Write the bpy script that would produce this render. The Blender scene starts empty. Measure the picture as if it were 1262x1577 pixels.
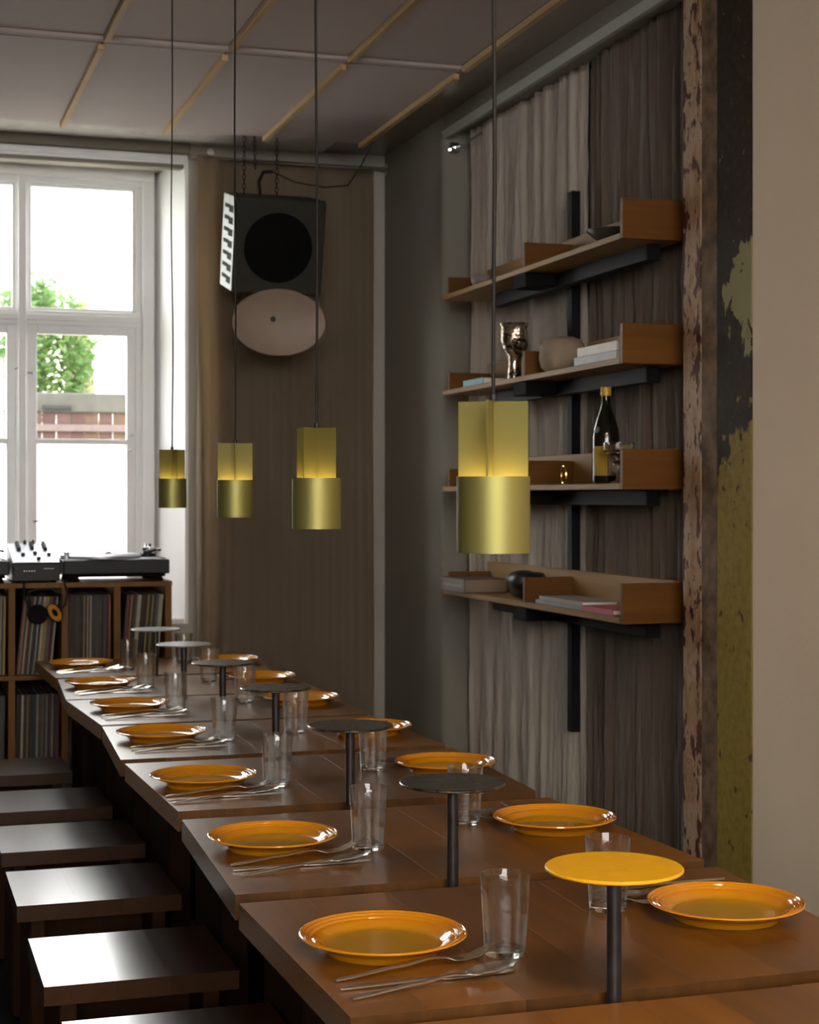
import bpy, bmesh, math, random
from mathutils import Vector, Matrix, noise
R = math.radians
S = bpy.context.scene
C = S.collection
random.seed(7)

# ------------------------------------------------------------------ camera
CAM_Z = 1.40
F_PX = 2550.0
YAW = math.atan(816 / F_PX)
cd = bpy.data.cameras.new('camera'); cam = bpy.data.objects.new('camera', cd); C.objects.link(cam)
cam.location = (0, 0, CAM_Z)
cam.rotation_euler = (R(90), 0, -YAW)
cd.sensor_fit = 'VERTICAL'; cd.sensor_height = 36.0
cd.lens = F_PX / 1577 * 36.0
cd.shift_y = -(788.5 - 765) / 1577
cd.clip_start = .05; cd.clip_end = 200
cd.dof.use_dof = True; cd.dof.focus_distance = 2.75; cd.dof.aperture_fstop = 11
S.camera = cam

# ------------------------------------------------------------------ light
W = bpy.data.worlds.new('sky'); S.world = W; W.use_nodes = True
bg = W.node_tree.nodes['Background']
bg.inputs[0].default_value = (1.0, .985, .96, 1); bg.inputs[1].default_value = 15.5

def area(name, loc, rot, sx, sy, power, col, portal=False):
    l = bpy.data.lights.new(name, 'AREA'); l.shape = 'RECTANGLE'; l.size = sx; l.size_y = sy
    l.energy = power; l.color = col
    o = bpy.data.objects.new(name, l); C.objects.link(o); o.location = loc; o.rotation_euler = rot
    if portal: l.cycles.is_portal = True
    return o
# daylight of the street coming through the shop window behind the camera
area('street_daylight', (-.3, -3.08, 2.25), (R(80), 0, 0), 3.2, 1.2, 17, (1.0, .76, .50))
# added warm fill for the near tables, unseen above the camera
area('added_fill_light', (.75, .35, 2.835), (0, 0, 0), .7, .7, 54, (1.0, .72, .44))
area('window_portal', (.605, 7.72, 1.85), (R(-90), 0, 0), 1.3, 2.2, 1, (1, 1, 1), True)

S.view_settings.view_transform = 'Standard'; S.view_settings.look = 'None'
S.view_settings.exposure = 0.0; S.view_settings.gamma = 1.0; S.view_settings.use_curve_mapping = False
S.cycles.use_denoising = True
S.cycles.max_bounces = 12; S.cycles.transmission_bounces = 12; S.cycles.transparent_max_bounces = 12
S.cycles.diffuse_bounces = 6; S.cycles.caustics_refractive = True; S.cycles.caustics_reflective = False
S.cycles.sample_clamp_indirect = 4
S.cycles.use_adaptive_sampling = False

# ------------------------------------------------------------------ materials
class NT:
    def __init__(s, name):
        s.m = bpy.data.materials.new(name); s.m.use_nodes = True; s.t = s.m.node_tree
        s.b = s.t.nodes['Principled BSDF']; s.out = s.t.nodes['Material Output']
    def n(s, k, **kw):
        o = s.t.nodes.new(k)
        for a, v in kw.items(): setattr(o, a, v)
        return o
    def l(s, a, b): s.t.links.new(a, b)
    def coord(s, scale=(1, 1, 1), rnd=False, kind='Object'):
        tc = s.n('ShaderNodeTexCoord'); mp = s.n('ShaderNodeMapping'); mp.inputs['Scale'].default_value = scale
        if rnd:
            oi = s.n('ShaderNodeObjectInfo'); mu = s.n('ShaderNodeMath', operation='MULTIPLY'); mu.inputs[1].default_value = 37.0
            s.l(oi.outputs['Random'], mu.inputs[0])
            ad = s.n('ShaderNodeVectorMath', operation='ADD'); s.l(tc.outputs[kind], ad.inputs[0]); s.l(mu.outputs[0], ad.inputs[1])
            s.l(ad.outputs[0], mp.inputs[0])
        else: s.l(tc.outputs[kind], mp.inputs[0])
        return mp.outputs[0]
    def noise(s, vec, scale, detail=4, rough=.55, dist=0.0):
        q = s.n('ShaderNodeTexNoise'); s.l(vec, q.inputs['Vector'])
        q.inputs['Scale'].default_value = scale; q.inputs['Detail'].default_value = detail
        q.inputs['Roughness'].default_value = rough; q.inputs['Distortion'].default_value = dist
        return q.outputs['Fac']
    def ramp(s, fac, stops):
        q = s.n('ShaderNodeValToRGB'); s.l(fac, q.inputs[0]); e = q.color_ramp.elements
        while len(e) > 1: e.remove(e[-1])
        e[0].position, e[0].color = stops[0][0], (*stops[0][1], 1)
        for p, c in stops[1:]:
            k = e.new(p); k.color = (*c, 1)
        return q.outputs[0]
    def mix(s, fac, a, b, mode='MIX'):
        q = s.n('ShaderNodeMix', data_type='RGBA', blend_type=mode)
        for sock, v in ((q.inputs[0], fac), (q.inputs[6], a), (q.inputs[7], b)):
            if isinstance(v, (int, float)): sock.default_value = v
            elif isinstance(v, tuple): sock.default_value = (*v, 1)
            else: s.l(v, sock)
        return q.outputs[2]
    def math(s, op, a, b=0.0):
        q = s.n('ShaderNodeMath', operation=op)
        for sock, v in ((q.inputs[0], a), (q.inputs[1], b)):
            if isinstance(v, (int, float)): sock.default_value = v
            else: s.l(v, sock)
        return q.outputs[0]
    def bump(s, h, strength=.2, dist=.01):
        q = s.n('ShaderNodeBump'); q.inputs['Strength'].default_value = strength; q.inputs['Distance'].default_value = dist
        s.l(h, q.inputs['Height']); s.l(q.outputs[0], s.b.inputs['Normal'])
    def set(s, **kw):
        for k, v in kw.items():
            i = s.b.inputs[k.replace('_', ' ')]
            if isinstance(v, (int, float)): i.default_value = v
            elif isinstance(v, tuple): i.default_value = (*v, 1) if len(v) == 3 else v
            else: s.l(v, i)
        return s

def thin_fresnel(t, power=5.0):
    """reflectance of a thin sheet, the same from both of its sides"""
    lw = t.n('ShaderNodeLayerWeight'); lw.inputs[0].default_value = .5
    return t.math('ADD', .04, t.math('MULTIPLY', .9, t.math('POWER', lw.outputs['Facing'], power)))
def plain(name, col, rough=.5, metal=0.0, var=.12, scale=18, **kw):
    t = NT(name); v = t.coord()
    f = t.noise(v, scale, 5)
    lo = tuple(c * (1 - var) for c in col); hi = tuple(min(1, c * (1 + var)) for c in col)
    t.set(Base_Color=t.ramp(f, [(.3, lo), (.7, hi)]), Roughness=rough, Metallic=metal, **kw)
    return t.m

def wood(name, dark, light, rough=.38, axis='Y', spread=.5, coat=0.0, dens=1.0, bump=.03, spec=.2, crough=.27):
    t = NT(name)
    sc = {'Y': (38, 1.6, 38), 'X': (1.6, 38, 38), 'Z': (38, 38, 1.6)}[axis]
    v = t.coord(tuple(k * dens for k in sc), rnd=True)
    grain = t.noise(v, 1.0, 4, .5, .15)
    v2 = t.coord(tuple(max(k * .12, 1.0) for k in sc), rnd=True)
    fig = t.noise(v2, 1.3, 3, .5, 1.2)
    g = t.math('ADD', t.math('MULTIPLY', grain, .6), t.math('MULTIPLY', fig, .4))
    col = t.ramp(g, [(.32, dark), (.68, light)])
    oi = t.n('ShaderNodeObjectInfo')
    tone = t.ramp(oi.outputs['Random'], [(0, (1 - spread,) * 3), (1, (1.0, 1.0, 1.0))])
    col = t.mix(1.0, col, tone, 'MULTIPLY')
    t.set(Base_Color=col, Roughness=t.math('ADD', t.math('MULTIPLY', grain, .08), rough - .04), Coat_Weight=coat, Coat_Roughness=crough)
    t.set(Specular_IOR_Level=spec); t.bump(grain, bump, .0006)
    return t.m

M = {}
M['table'] = wood('oiled_oak', (.16, .061, .006), (.28, .112, .014), .40, 'Y', .42, .42, spec=.4)
M['end_grain'] = wood('oak_end_grain', (.062, .025, .004), (.125, .052, .010), .6, 'Z', .3)
M['table_leg'] = wood('dark_oak', (.012, .006, .003), (.026, .012, .005), .7, 'Z', .3, spec=.05)
M['stool_leg'] = wood('stool_leg_wood', (.022, .009, .003), (.040, .017, .006), .6, 'Z', .2, spec=.08)
M['stool'] = wood('stool_wood', (.034, .013, .004), (.058, .024, .008), .30, 'Y', .2, .75, spec=.4, crough=.20)
M['shelf'] = wood('shelf_wood', (.23, .12, .032), (.38, .215, .07), .5, 'Y', .2)
M['shelf_div'] = wood('shelf_divider_wood', (.10, .037, .005), (.17, .066, .010), .5, 'X', .15)
M['rack'] = wood('rack_wood', (.14, .058, .010), (.23, .10, .02), .5, 'Z', .2)
M['batten'] = wood('pine', (.42, .27, .12), (.62, .43, .22), .6, 'Y', .25)
t = NT('mustard_glaze'); tc = t.n('ShaderNodeTexCoord'); sx = t.n('ShaderNodeSeparateXYZ'); t.l(tc.outputs['Object'], sx.inputs[0])
rad = t.math('SQRT', t.math('ADD', t.math('MULTIPLY', sx.outputs[0], sx.outputs[0]), t.math('MULTIPLY', sx.outputs[1], sx.outputs[1])))
rad = t.math('ADD', t.math('MULTIPLY', rad, 6), t.math('MULTIPLY', t.math('SUBTRACT', t.noise(t.coord(), 14, 4), .5), .12))
t.set(Base_Color=t.ramp(rad, [(.3, (.50, .27, .010)), (.48, (.52, .26, .008)), (.56, (.58, .225, .005)), (.74, (.60, .24, .006))]), Roughness=.09, Coat_Weight=.5, Coat_Roughness=.04); M['plate'] = t.m
M['steel'] = plain('brushed_steel', (.80, .76, .70), .30, 1.0, .05, 60)
M['black_steel'] = plain('blackened_steel', (.020, .017, .018), .4, .3, .5, 30)
M['slate_steel'] = plain('slate_painted_steel', (.007, .007, .008), .6, 0, .2, 30, Specular_IOR_Level=.12)
M['pale_disc'] = plain('pale_grey_disc', (.20, .20, .195), .4, 0, .06, 40, Coat_Weight=1.0, Coat_Roughness=.25)  # pale grey base under a clear coat, for the two farthest discs
M['yellow_paint'] = plain('yellow_powder_coat', (.80, .44, .01), .36, 0, .06, 40)
M['black'] = plain('black_plastic', (.007, .007, .008), .45, Specular_IOR_Level=.3)
M['rubber'] = plain('black_rubber', (.006, .006, .006), .8, Specular_IOR_Level=.1)
M['cord'] = plain('black_cord', (.008, .007, .007), .6, Specular_IOR_Level=.25)
M['chrome'] = plain('chrome', (.75, .75, .75), .15, 1.0, .03)
M['white_paint'] = plain('white_gloss_paint', (.80, .80, .80), .35, 0, .03, 6)
M['silver'] = plain('silver_panel', (.62, .64, .70), .35, .5, .04)

t = NT('patina_steel'); v = t.coord((1, 1, 1), rnd=True); f = t.noise(v, 22, 5, .6, 2.5)
t.set(Base_Color=t.ramp(f, [(.38, (.018, .016, .018)), (.5, (.05, .045, .035)), (.58, (.13, .11, .06)), (.7, (.05, .045, .04))]), Metallic=.75,
      Roughness=t.math('ADD', t.math('MULTIPLY', f, .15), .33)); t.set(Coat_Weight=1.0, Coat_Roughness=.2); M['patina'] = t.m

t = NT('satin_brass'); v = t.coord((1, 1, 1)); f = t.noise(v, 900, 2)
t.set(Base_Color=(.27, .255, .085), Metallic=.8, Roughness=.5); t.bump(f, .05, .001); M['brass'] = t.m
t = NT('matte_brass'); t.set(Base_Color=(.12, .113, .032), Metallic=.4, Roughness=.6, Specular_IOR_Level=.3); M['brass_matte'] = t.m
M['gold'] = plain('polished_brass', (.75, .5, .16), .2, 1.0)

def wallmat(name, col, var=.06, bump=.15):
    t = NT(name); v = t.coord(); a = t.noise(v, 1.2, 4); b = t.noise(v, 60, 4)
    t.set(Base_Color=t.ramp(a, [(.3, tuple(c * (1 - var) for c in col)), (.7, tuple(c * (1 + var) for c in col))]), Roughness=.75)
    t.bump(b, bump, .004); return t.m
M['wall'] = wallmat('wall_paint', (.225, .205, .168))
M['wall_white'] = wallmat('white_wall_paint', (.88, .88, .87), .02)
M['wall_right'] = wallmat('limewash_plaster', (.74, .60, .46), .06, .35)
M['wall_dark'] = wallmat('far_wall_paint', (.17, .145, .11))
M['ceil'] = wallmat('ceiling_gloss_paint', (.24, .20, .16)); M['ceil'].node_tree.nodes['Principled BSDF'].inputs['Roughness'].default_value = .18
M['panel'] = wallmat('ceiling_panel_board', (.40, .34, .32), .05, .3)
M['floor'] = wallmat('dark_floor', (.008, .008, .011), .3); M['floor'].node_tree.nodes['Principled BSDF'].inputs['Roughness'].default_value = .8; M['floor'].node_tree.nodes['Principled BSDF'].inputs['Specular IOR Level'].default_value = .05

def fabric(name, col, trans=.25, stripes=0):
    t = NT(name); v = t.coord((1, 1, 1))
    wv = t.n('ShaderNodeTexWave', wave_type='BANDS', bands_direction='Z'); t.l(v, wv.inputs[0]); wv.inputs['Scale'].default_value = 260
    wv2 = t.noise(t.coord((300, 300, 6)), 1, 2)
    big = t.noise(t.coord((3, 3, .7)), 1, 3)
    c = t.ramp(big, [(.3, tuple(k * .88 for k in col)), (.7, tuple(k * 1.1 for k in col))])
    t.set(Base_Color=c, Roughness=.9, Sheen_Weight=.15)
    t.bump(t.math('ADD', wv.outputs['Fac'], wv2), .25, .0015)
    tr = t.n('ShaderNodeBsdfTranslucent'); t.l(c, tr.inputs[0])
    mx = t.n('ShaderNodeMixShader'); mx.inputs[0].default_value = trans
    t.l(t.b.outputs[0], mx.inputs[1]); t.l(tr.outputs[0], mx.inputs[2]); t.l(mx.outputs[0], t.out.inputs[0])
    return t.m
M['linen'] = fabric('tan_linen', (.38, .30, .21), .6)
M['linen_lit'] = fabric('lit_linen', (.46, .41, .35), .12)  # pale tone stands in for window light on the left niche panel
M['linen_shaded'] = fabric('shaded_linen', (.140, .106, .079), .12)  # dark tone stands in for shade on the right niche panel

t = NT('clear_glass'); t.set(Base_Color=(1, 1, 1), Roughness=0.0, IOR=1.48, Transmission_Weight=1.0); M['glass'] = t.m
t = NT('thin_clear_glass'); gl = t.n('ShaderNodeBsdfGlossy'); gl.inputs['Roughness'].default_value = .02; tp = t.n('ShaderNodeBsdfTransparent'); tp.inputs[0].default_value = (.985, .99, .985, 1)
ma = t.n('ShaderNodeMixShader'); t.l(thin_fresnel(t, 3.2), ma.inputs[0]); t.l(tp.outputs[0], ma.inputs[1]); t.l(gl.outputs[0], ma.inputs[2])
t.set(Base_Color=(1, 1, 1), Roughness=0.0, IOR=1.45, Transmission_Weight=1.0); mb_ = t.n('ShaderNodeMixShader'); mb_.inputs[0].default_value = .22; t.l(ma.outputs[0], mb_.inputs[1]); t.l(t.b.outputs[0], mb_.inputs[2]); t.l(mb_.outputs[0], t.out.inputs[0]); M['thin_glass'] = t.m
t = NT('bottle_glass'); t.set(Base_Color=(.008, .007, .004), Roughness=.06, IOR=1.5); M['bottle'] = t.m
t = NT('window_glass'); gl = t.n('ShaderNodeBsdfGlossy'); gl.inputs['Roughness'].default_value = .0
tp = t.n('ShaderNodeBsdfTransparent'); tp.inputs[0].default_value = (.95, .97, .96, 1)
mx = t.n('ShaderNodeMixShader'); t.l(thin_fresnel(t), mx.inputs[0]); t.l(tp.outputs[0], mx.inputs[1]); t.l(gl.outputs[0], mx.inputs[2]); t.l(mx.outputs[0], t.out.inputs[0])
M['pane'] = t.m
t = NT('frosted_glass'); tl = t.n('ShaderNodeBsdfTranslucent'); tl.inputs[0].default_value = (.95, .95, .97, 1)
df = t.n('ShaderNodeBsdfDiffuse'); df.inputs[0].default_value = (.8, .8, .8, 1)
mx = t.n('ShaderNodeMixShader'); mx.inputs[0].default_value = .12; t.l(tl.outputs[0], mx.inputs[1]); t.l(df.outputs[0], mx.inputs[2]); t.l(mx.outputs[0], t.out.inputs[0])
M['frost'] = t.m

# old steel column: pink flaking face
t = NT('flaking_pink_paint'); v = t.coord((1, 1, .45)); 
n1 = t.noise(v, 14, 6, .65, .6); n2 = t.noise(t.coord((1, 1, .7)), 55, 5, .7); n3 = t.noise(t.coord((1, 1, .5)), 34, 3, .5)
base = t.ramp(n1, [(.32, (.26, .13, .055)), (.45, (.34, .20, .105)), (.55, (.42, .30, .20)), (.7, (.29, .19, .105))])
tcp = t.n('ShaderNodeTexCoord'); sxp = t.n('ShaderNodeSeparateXYZ'); t.l(tcp.outputs['Object'], sxp.inputs[0])
near = t.math('MAXIMUM', t.math('SUBTRACT', 1.0, t.math('MULTIPLY', t.math('ABSOLUTE', t.math('SUBTRACT', sxp.outputs[1], 4.185)), 38.0)), t.math('SUBTRACT', 1.0, t.math('MULTIPLY', t.math('ABSOLUTE', t.math('SUBTRACT', sxp.outputs[1], 4.272)), 60.0)))
n3 = t.math('ADD', n3, t.math('MULTIPLY', t.math('MAXIMUM', near, 0.0), .10))
sp = t.ramp(n3, [(.58, (0, 0, 0)), (.64, (1, 1, 1))]); c1 = t.mix(sp, base, (.075, .018, .008))
sp2 = t.ramp(n2, [(.60, (0, 0, 0)), (.66, (1, 1, 1))]); c2 = t.mix(sp2, c1, (.03, .018, .012))
t.set(Base_Color=c2, Roughness=.65, Specular_IOR_Level=.25); t.bump(t.math('SUBTRACT', n1, sp), .5, .003); M['pink_steel'] = t.m

# old steel column: yellow below, bare black above, one pale patch
t = NT('flaking_yellow_paint'); tc = t.n('ShaderNodeTexCoord'); sx = t.n('ShaderNodeSeparateXYZ'); t.l(tc.outputs['Object'], sx.inputs[0])
nA = t.noise(t.coord((1, 1, .6)), 16, 6, .6, .5); nB = t.noise(t.coord(), 40, 4, .6); nC = t.noise(t.coord((1, 1, .8)), 26, 3, .5)
zz = t.math('ADD', sx.outputs[2], t.math('MULTIPLY', t.math('SUBTRACT', nA, .5), .42))
yy = t.math('MULTIPLY', t.math('SUBTRACT', sx.outputs[1], 4.0), .55)
low = t.ramp(t.math('ADD', t.math('SUBTRACT', 1.53, t.math('ADD', zz, yy)), .5), [(.49, (0, 0, 0)), (.51, (1, 1, 1))])
yel = t.ramp(nB, [(.3, (.20, .14, .026)), (.6, (.27, .20, .045)), (.72, (.22, .20, .075))])
spots = t.ramp(nC, [(.66, (0, 0, 0)), (.69, (1, 1, 1))]); yel = t.mix(spots, yel, (.10, .05, .02))
blk = t.ramp(nB, [(.3, (.016, .010, .006)), (.62, (.034, .023, .014)), (.72, (.11, .05, .02))])
blk = t.mix(t.ramp(nC, [(.68, (0, 0, 0)), (.72, (1, 1, 1))]), blk, (.22, .16, .07))
pz = t.math('ABSOLUTE', t.math('SUBTRACT', sx.outputs[2], 1.955)); pyy = t.math('ABSOLUTE', t.math('SUBTRACT', sx.outputs[1], 3.93))
pd = t.math('ADD', t.math('ADD', t.math('MULTIPLY', pz, 3.4), t.math('MULTIPLY', pyy, 3.0)), t.math('MULTIPLY', t.math('SUBTRACT', nA, .5), 1.3))
patch = t.ramp(pd, [(.42, (1, 1, 1)), (.44, (0, 0, 0))])
blk = t.mix(patch, blk, (.27, .25, .12))
t.set(Base_Color=t.mix(low, blk, yel), Roughness=.65, Specular_IOR_Level=.08); t.bump(t.math('ADD', t.math('ADD', low, patch), t.math('MULTIPLY', nB, .4)), .5, .002); M['yellow_steel'] = t.m

# ------------------------------------------------------------------ mesh helpers
class MB:
    def __init__(s): s.v, s.f, s.sm = [], [], []
    def add(s, vs, fs, smooth=False):
        k = len(s.v); s.v += [tuple(p) for p in vs]; s.f += [tuple(i + k for i in f) for f in fs]; s.sm += [smooth] * len(fs); return s
    def hexa(s, p, bev=0.0):
        """p: 8 points, bottom ring 0-3 then top ring 4-7 (counterclockwise seen from above)"""
        fs = [(0, 3, 2, 1), (4, 5, 6, 7), (0, 1, 5, 4), (1, 2, 6, 5), (2, 3, 7, 6), (3, 0, 4, 7)]
        if bev <= 0: return s.add(p, fs)
        bm = bmesh.new(); vs = [bm.verts.new(q) for q in p]
        for f in fs: bm.faces.new([vs[i] for i in f])
        bmesh.ops.bevel(bm, geom=bm.edges[:], offset=bev, segments=2 if bev > .004 else 1, affect='EDGES', profile=.5)
        bm.verts.index_update()
        s.add([v.co[:] for v in bm.verts], [[v.index for v in f.verts] for f in bm.faces]); bm.free(); return s
    def box(s, a, b, bev=0.0):
        x0, y0, z0 = a; x1, y1, z1 = b
        return s.hexa([(x0, y0, z0), (x1, y0, z0), (x1, y1, z0), (x0, y1, z0), (x0, y0, z1), (x1, y0, z1), (x1, y1, z1), (x0, y1, z1)], bev)
    def lathe(s, prof, n=48, c=(0, 0, 0), smooth=True, wob=None):
        vs, fs = [], []; m = len(prof)
        for i in range(n):
            a = 2 * math.pi * i / n
            for j, (r, z) in enumerate(prof):
                rr = r * (1 + (wob(a, z) if wob else 0))
                vs.append((c[0] + rr * math.cos(a), c[1] + rr * math.sin(a), c[2] + z))
        for i in range(n):
            for j in range(m - 1):
                a, b = i * m + j, ((i + 1) % n) * m + j
                if prof[j][0] < 1e-6 and prof[j + 1][0] < 1e-6: continue
                fs.append((a, b, b + 1, a + 1))
        return s.add(vs, fs, smooth)
    def tube(s, pts, r, n=8, caps=True):
        pts = [Vector(p) for p in pts]; vs, fs = [], []; up = None
        for i, p in enumerate(pts):
            d = (pts[min(i + 1, len(pts) - 1)] - pts[max(i - 1, 0)]).normalized()
            if up is None:
                up = Vector((0, 0, 1)) if abs(d.z) < .9 else Vector((1, 0, 0))
            a = d.cross(up).normalized(); up = a.cross(d).normalized() if a.length else up
            rr = r[i] if isinstance(r, (list, tuple)) else r
            for k in range(n):
                q = 2 * math.pi * k / n; vs.append(p + (a * math.cos(q) + up * math.sin(q)) * rr)
        for i in range(len(pts) - 1):
            for k in range(n):
                a, b = i * n + k, i * n + (k + 1) % n; fs.append((a, b, b + n, a + n))
        if caps: fs += [tuple(range(n))[::-1], tuple((len(pts) - 1) * n + k for k in range(n))]
        return s.add(vs, fs, True)
    def cyl(s, c, r, z0, z1, n=24): return s.lathe([(0, z0), (r, z0), (r, z1), (0, z1)], n, (c[0], c[1], 0), False)
    def mesh(s, name):
        me = bpy.data.meshes.new(name); me.from_pydata(s.v, [], s.f); me.validate()
        bm = bmesh.new(); bm.from_mesh(me); bmesh.ops.remove_doubles(bm, verts=bm.verts, dist=1e-6)
        bmesh.ops.recalc_face_normals(bm, faces=bm.faces); bm.to_mesh(me); bm.free()
        if any(s.sm):
            me.polygons.foreach_set('use_smooth', [True] * len(me.polygons)); me.set_sharp_from_angle(angle=R(38))
        return me
    def build(s, name, mat, parent=None, loc=(0, 0, 0), rot=(0, 0, 0)):
        o = bpy.data.objects.new(name, s.mesh(name)); C.objects.link(o); o.data.materials.append(mat)
        o.location = loc; o.rotation_euler = rot
        if parent: o.parent = parent
        return o

def tag(o, label=None, cat=None, group=None, kind=None):
    if label: o['label'] = label
    if cat: o['category'] = cat
    if group: o['group'] = group
    if kind: o['kind'] = kind
    return o
def empty(name, loc, label, cat, group=None, rz=0):
    o = bpy.data.objects.new(name, None); C.objects.link(o); o.location = loc; o.rotation_euler = (0, 0, rz); o.empty_display_size = .05
    return tag(o, label, cat, group)
def dup(o, parent=None):
    c = o.copy(); C.objects.link(c)
    if parent: c.parent = parent
    for ch in list(o.children): dup(ch, c)
    return c
def struct(name, mb, mat, parent=None):
    o = mb.build(name, mat, parent)
    if not parent: o['kind'] = 'structure'
    return o

# ------------------------------------------------------------------ the room
XL, XR, YF, YB, ZC = -2.4, 2.20, -3.0, 7.25, 2.958
WT = .34
struct('floor', MB().box((XL - .3, YF - .3, -.1), (XR + .6, YB + .75, 0)), M['floor'])
ceiling = struct('ceiling', MB().box((XL - .3, YF - .3, ZC), (XR + .6, YB + .3, ZC + .12)), M['ceil'])
# suspended boards: rows and columns, each board and each batten its own piece
cols = [.69 - .41 * k for k in range(6, 0, -1)] + [.69, 1.10, 1.51, 1.92]
rows = [(5.45, 6.67), (4.18, 5.41), (2.91, 4.14), (1.64, 2.87), (.37, 1.60)]
for ri, (y0, y1) in enumerate(rows):
    zz = 2.88 + (.012 if ri else 0)
    for a, b in zip(cols[:-1], cols[1:]):
        MB().box((a + .002, y0, zz), (b - .002, y1, zz + .018), .0015).build('board', M['panel'], ceiling)
    for k, a in enumerate(cols):
        dx = .012 if ri else 0
        MB().box((a - .012 + dx, y0 + .01, zz - .021), (a + .010 + dx, y1 - .004, zz - .0005), .001).build('batten', M['batten'], ceiling)
    if ri: MB().box((cols[0], y1 - .004, zz - .012), (cols[-1], y1 + .028, zz + .008), .001).build('cross_batten', M['panel'], ceiling)
    for yy in (y0 + .25, y1 - .25):
        MB().box((cols[0], yy - .02, zz + .0185), (cols[-1], yy + .02, ZC), 0).build('joist', M['table_leg'], ceiling)

MB().box((XL, 6.70, ZC - .006), (1.9, YB, ZC - .0005)).build('soffit', plain('gloss_white_soffit', (.60, .57, .53), .2), ceiling)
# back wall with the window recess (splayed reveal)
NX0, NX1, NZ0, NZ1 = -.09, 1.285, .84, 2.875
WX0, WX1, WY = .01, 1.19, 7.55
wb = MB()
wb.box((XL - .3, YB, 0), (NX0, YB + WT, ZC)); wb.box((NX1, YB, 0), (XR + .6, YB + WT, ZC))
wb.box((NX0, YB, 0), (NX1, YB + WT, NZ0)); wb.box((NX0, YB, NZ1), (NX1, YB + WT, ZC))
wall_back = struct('wall_back', wb, wallmat('pale_wall_paint', (.40, .37, .32)))
rv = MB()
rv.hexa([(NX1 - .004, YB - .002, NZ0), (NX1 + .01, YB - .002, NZ0), (NX1 + .01, YB + WT, NZ0), (WX1, YB + WT, NZ0), (NX1 - .004, YB - .002, NZ1), (NX1 + .01, YB - .002, NZ1), (NX1 + .01, YB + WT, NZ1), (WX1, YB + WT, NZ1)])
rv.hexa([(NX0 - .01, YB - .002, NZ0), (NX0 + .004, YB - .002, NZ0), (WX0, YB + WT, NZ0), (NX0 - .01, YB + WT, NZ0), (NX0 - .01, YB - .002, NZ1), (NX0 + .004, YB - .002, NZ1), (WX0, YB + WT, NZ1), (NX0 - .01, YB + WT, NZ1)])
struct('window_reveal', rv, M['wall_white'], wall_back)
# mouldings over the recess
MB().box((XL, YB - .03, 2.905), (1.30, YB, 2.957), .004).build('moulding', M['wall'], wall_back)
MB().box((XL, YB - .018, 2.862), (1.29, YB, 2.903), .003).build('moulding', M['white_paint'], wall_back)
MB().box((XL, YB - .026, 2.874), (1.292, YB - .019, 2.878), 0).build('moulding', M['white_paint'], wall_back)
MB().box((NX0 + .02, YB + .002, 2.845), (NX1 - .01, YB + .06, 2.874), .003).build('moulding', M['wall'], wall_back)
MB().lathe([(0, -.018), (.012, -.014), (.017, 0), (.012, .014), (0, .018)], 16, (1.385, YB - .045, 2.915)).tube([(1.385, YB, 2.915), (1.385, YB - .045, 2.915)], .006).build('rod_knob', M['white_paint'], wall_back)

# window_1: two casement lights with a middle rail and a muntin, lower panes frosted
win = bpy.data.objects.new('window_1', None); C.objects.link(win); win['kind'] = 'structure'; win.location = (0, WY, 0)
fr = MB()
fr.box((1.135, -.03, .86), (1.19, .05, 2.89), .004); fr.box((1.105, -.012, .86), (1.137, .05, 2.86), .003)
fr.box((WX0, -.03, .86), (WX0 + .055, .05, 2.89), .004); fr.box((WX0 + .053, -.012, .86), (.095, .05, 2.86), .003)
fr.box((WX0, -.035, 2.825), (WX1, .05, 2.90), .005); fr.box((WX0 + .02, -.02, 2.80), (WX1 - .02, .05, 2.83), .003)
fr.box((WX0, -.02, .84), (WX1, .05, .90), .004)
fr.box((.583, -.045, .88), (.620, .05, 2.83), .004); fr.box((.573, -.015, .88), (.630, .05, 2.83), .003)
fr.box((.06, -.02, 2.165), (1.13, .05, 2.232), .005); fr.box((.06, -.032, 2.185), (1.13, -.018, 2.215), .005)
fr.build('frame', M['white_paint'], win)
def sash(x0, x1, z0, z1, w, name='sash'):
    m = MB(); y0, y1 = -.006, .03
    m.box((x0, y0, z0), (x0 + w, y1, z1), .003).box((x1 - w, y0, z0), (x1, y1, z1), .003)
    m.box((x0 + w, y0, z0), (x1 - w, y1, z0 + w), .003).box((x0 + w, y0, z1 - w), (x1 - w, y1, z1), .003)
    return m.build(name, M['white_paint'], win)
def catch(x, z, s=1):
    MB().tube([(x, -.012, z), (x, -.03, z), (x - .022 * s, -.034, z + .002), (x - .03 * s, -.03, z - .004)], .004, 8).lathe([(0, 0), (.007, 0), (.007, .004), (0, .004)], 10, (x, -.012, z - .002)).build('catch', M['chrome'], win)
for x0, x1 in ((.628, 1.107), (.093, .575)):
    s1 = sash(x0, x1, 2.230, 2.802, .016)
    MB().box((x0 + .012, .010, 2.24), (x1 - .012, .014, 2.79)).build('pane', M['pane'], s1)
    s2 = sash(x0, x1, .895, 2.168, .040)
    MB().box((x0 + .036, .010, 1.652), (x1 - .036, .014, 2.135)).build('pane', M['pane'], s2)
    MB().box((x0 + .036, .010, .93), (x1 - .036, .014, 1.648)).build('frosted_pane', M['frost'], s2)
    MB().box((x0 + .036, -.010, 1.636), (x1 - .036, .034, 1.660), .003).build('muntin', M['white_paint'], s2)
catch(.648, 1.95); catch(.60, 1.97); catch(1.09, 1.68, .5); catch(1.095, 2.50, .5); catch(.655, 1.29, -1); catch(1.085, 1.61, .5)
MB().box((NX0, YB + .01, .835), (NX1, 7.60, .862), .004).build('window_sill', M['white_paint'], wall_back)

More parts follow.
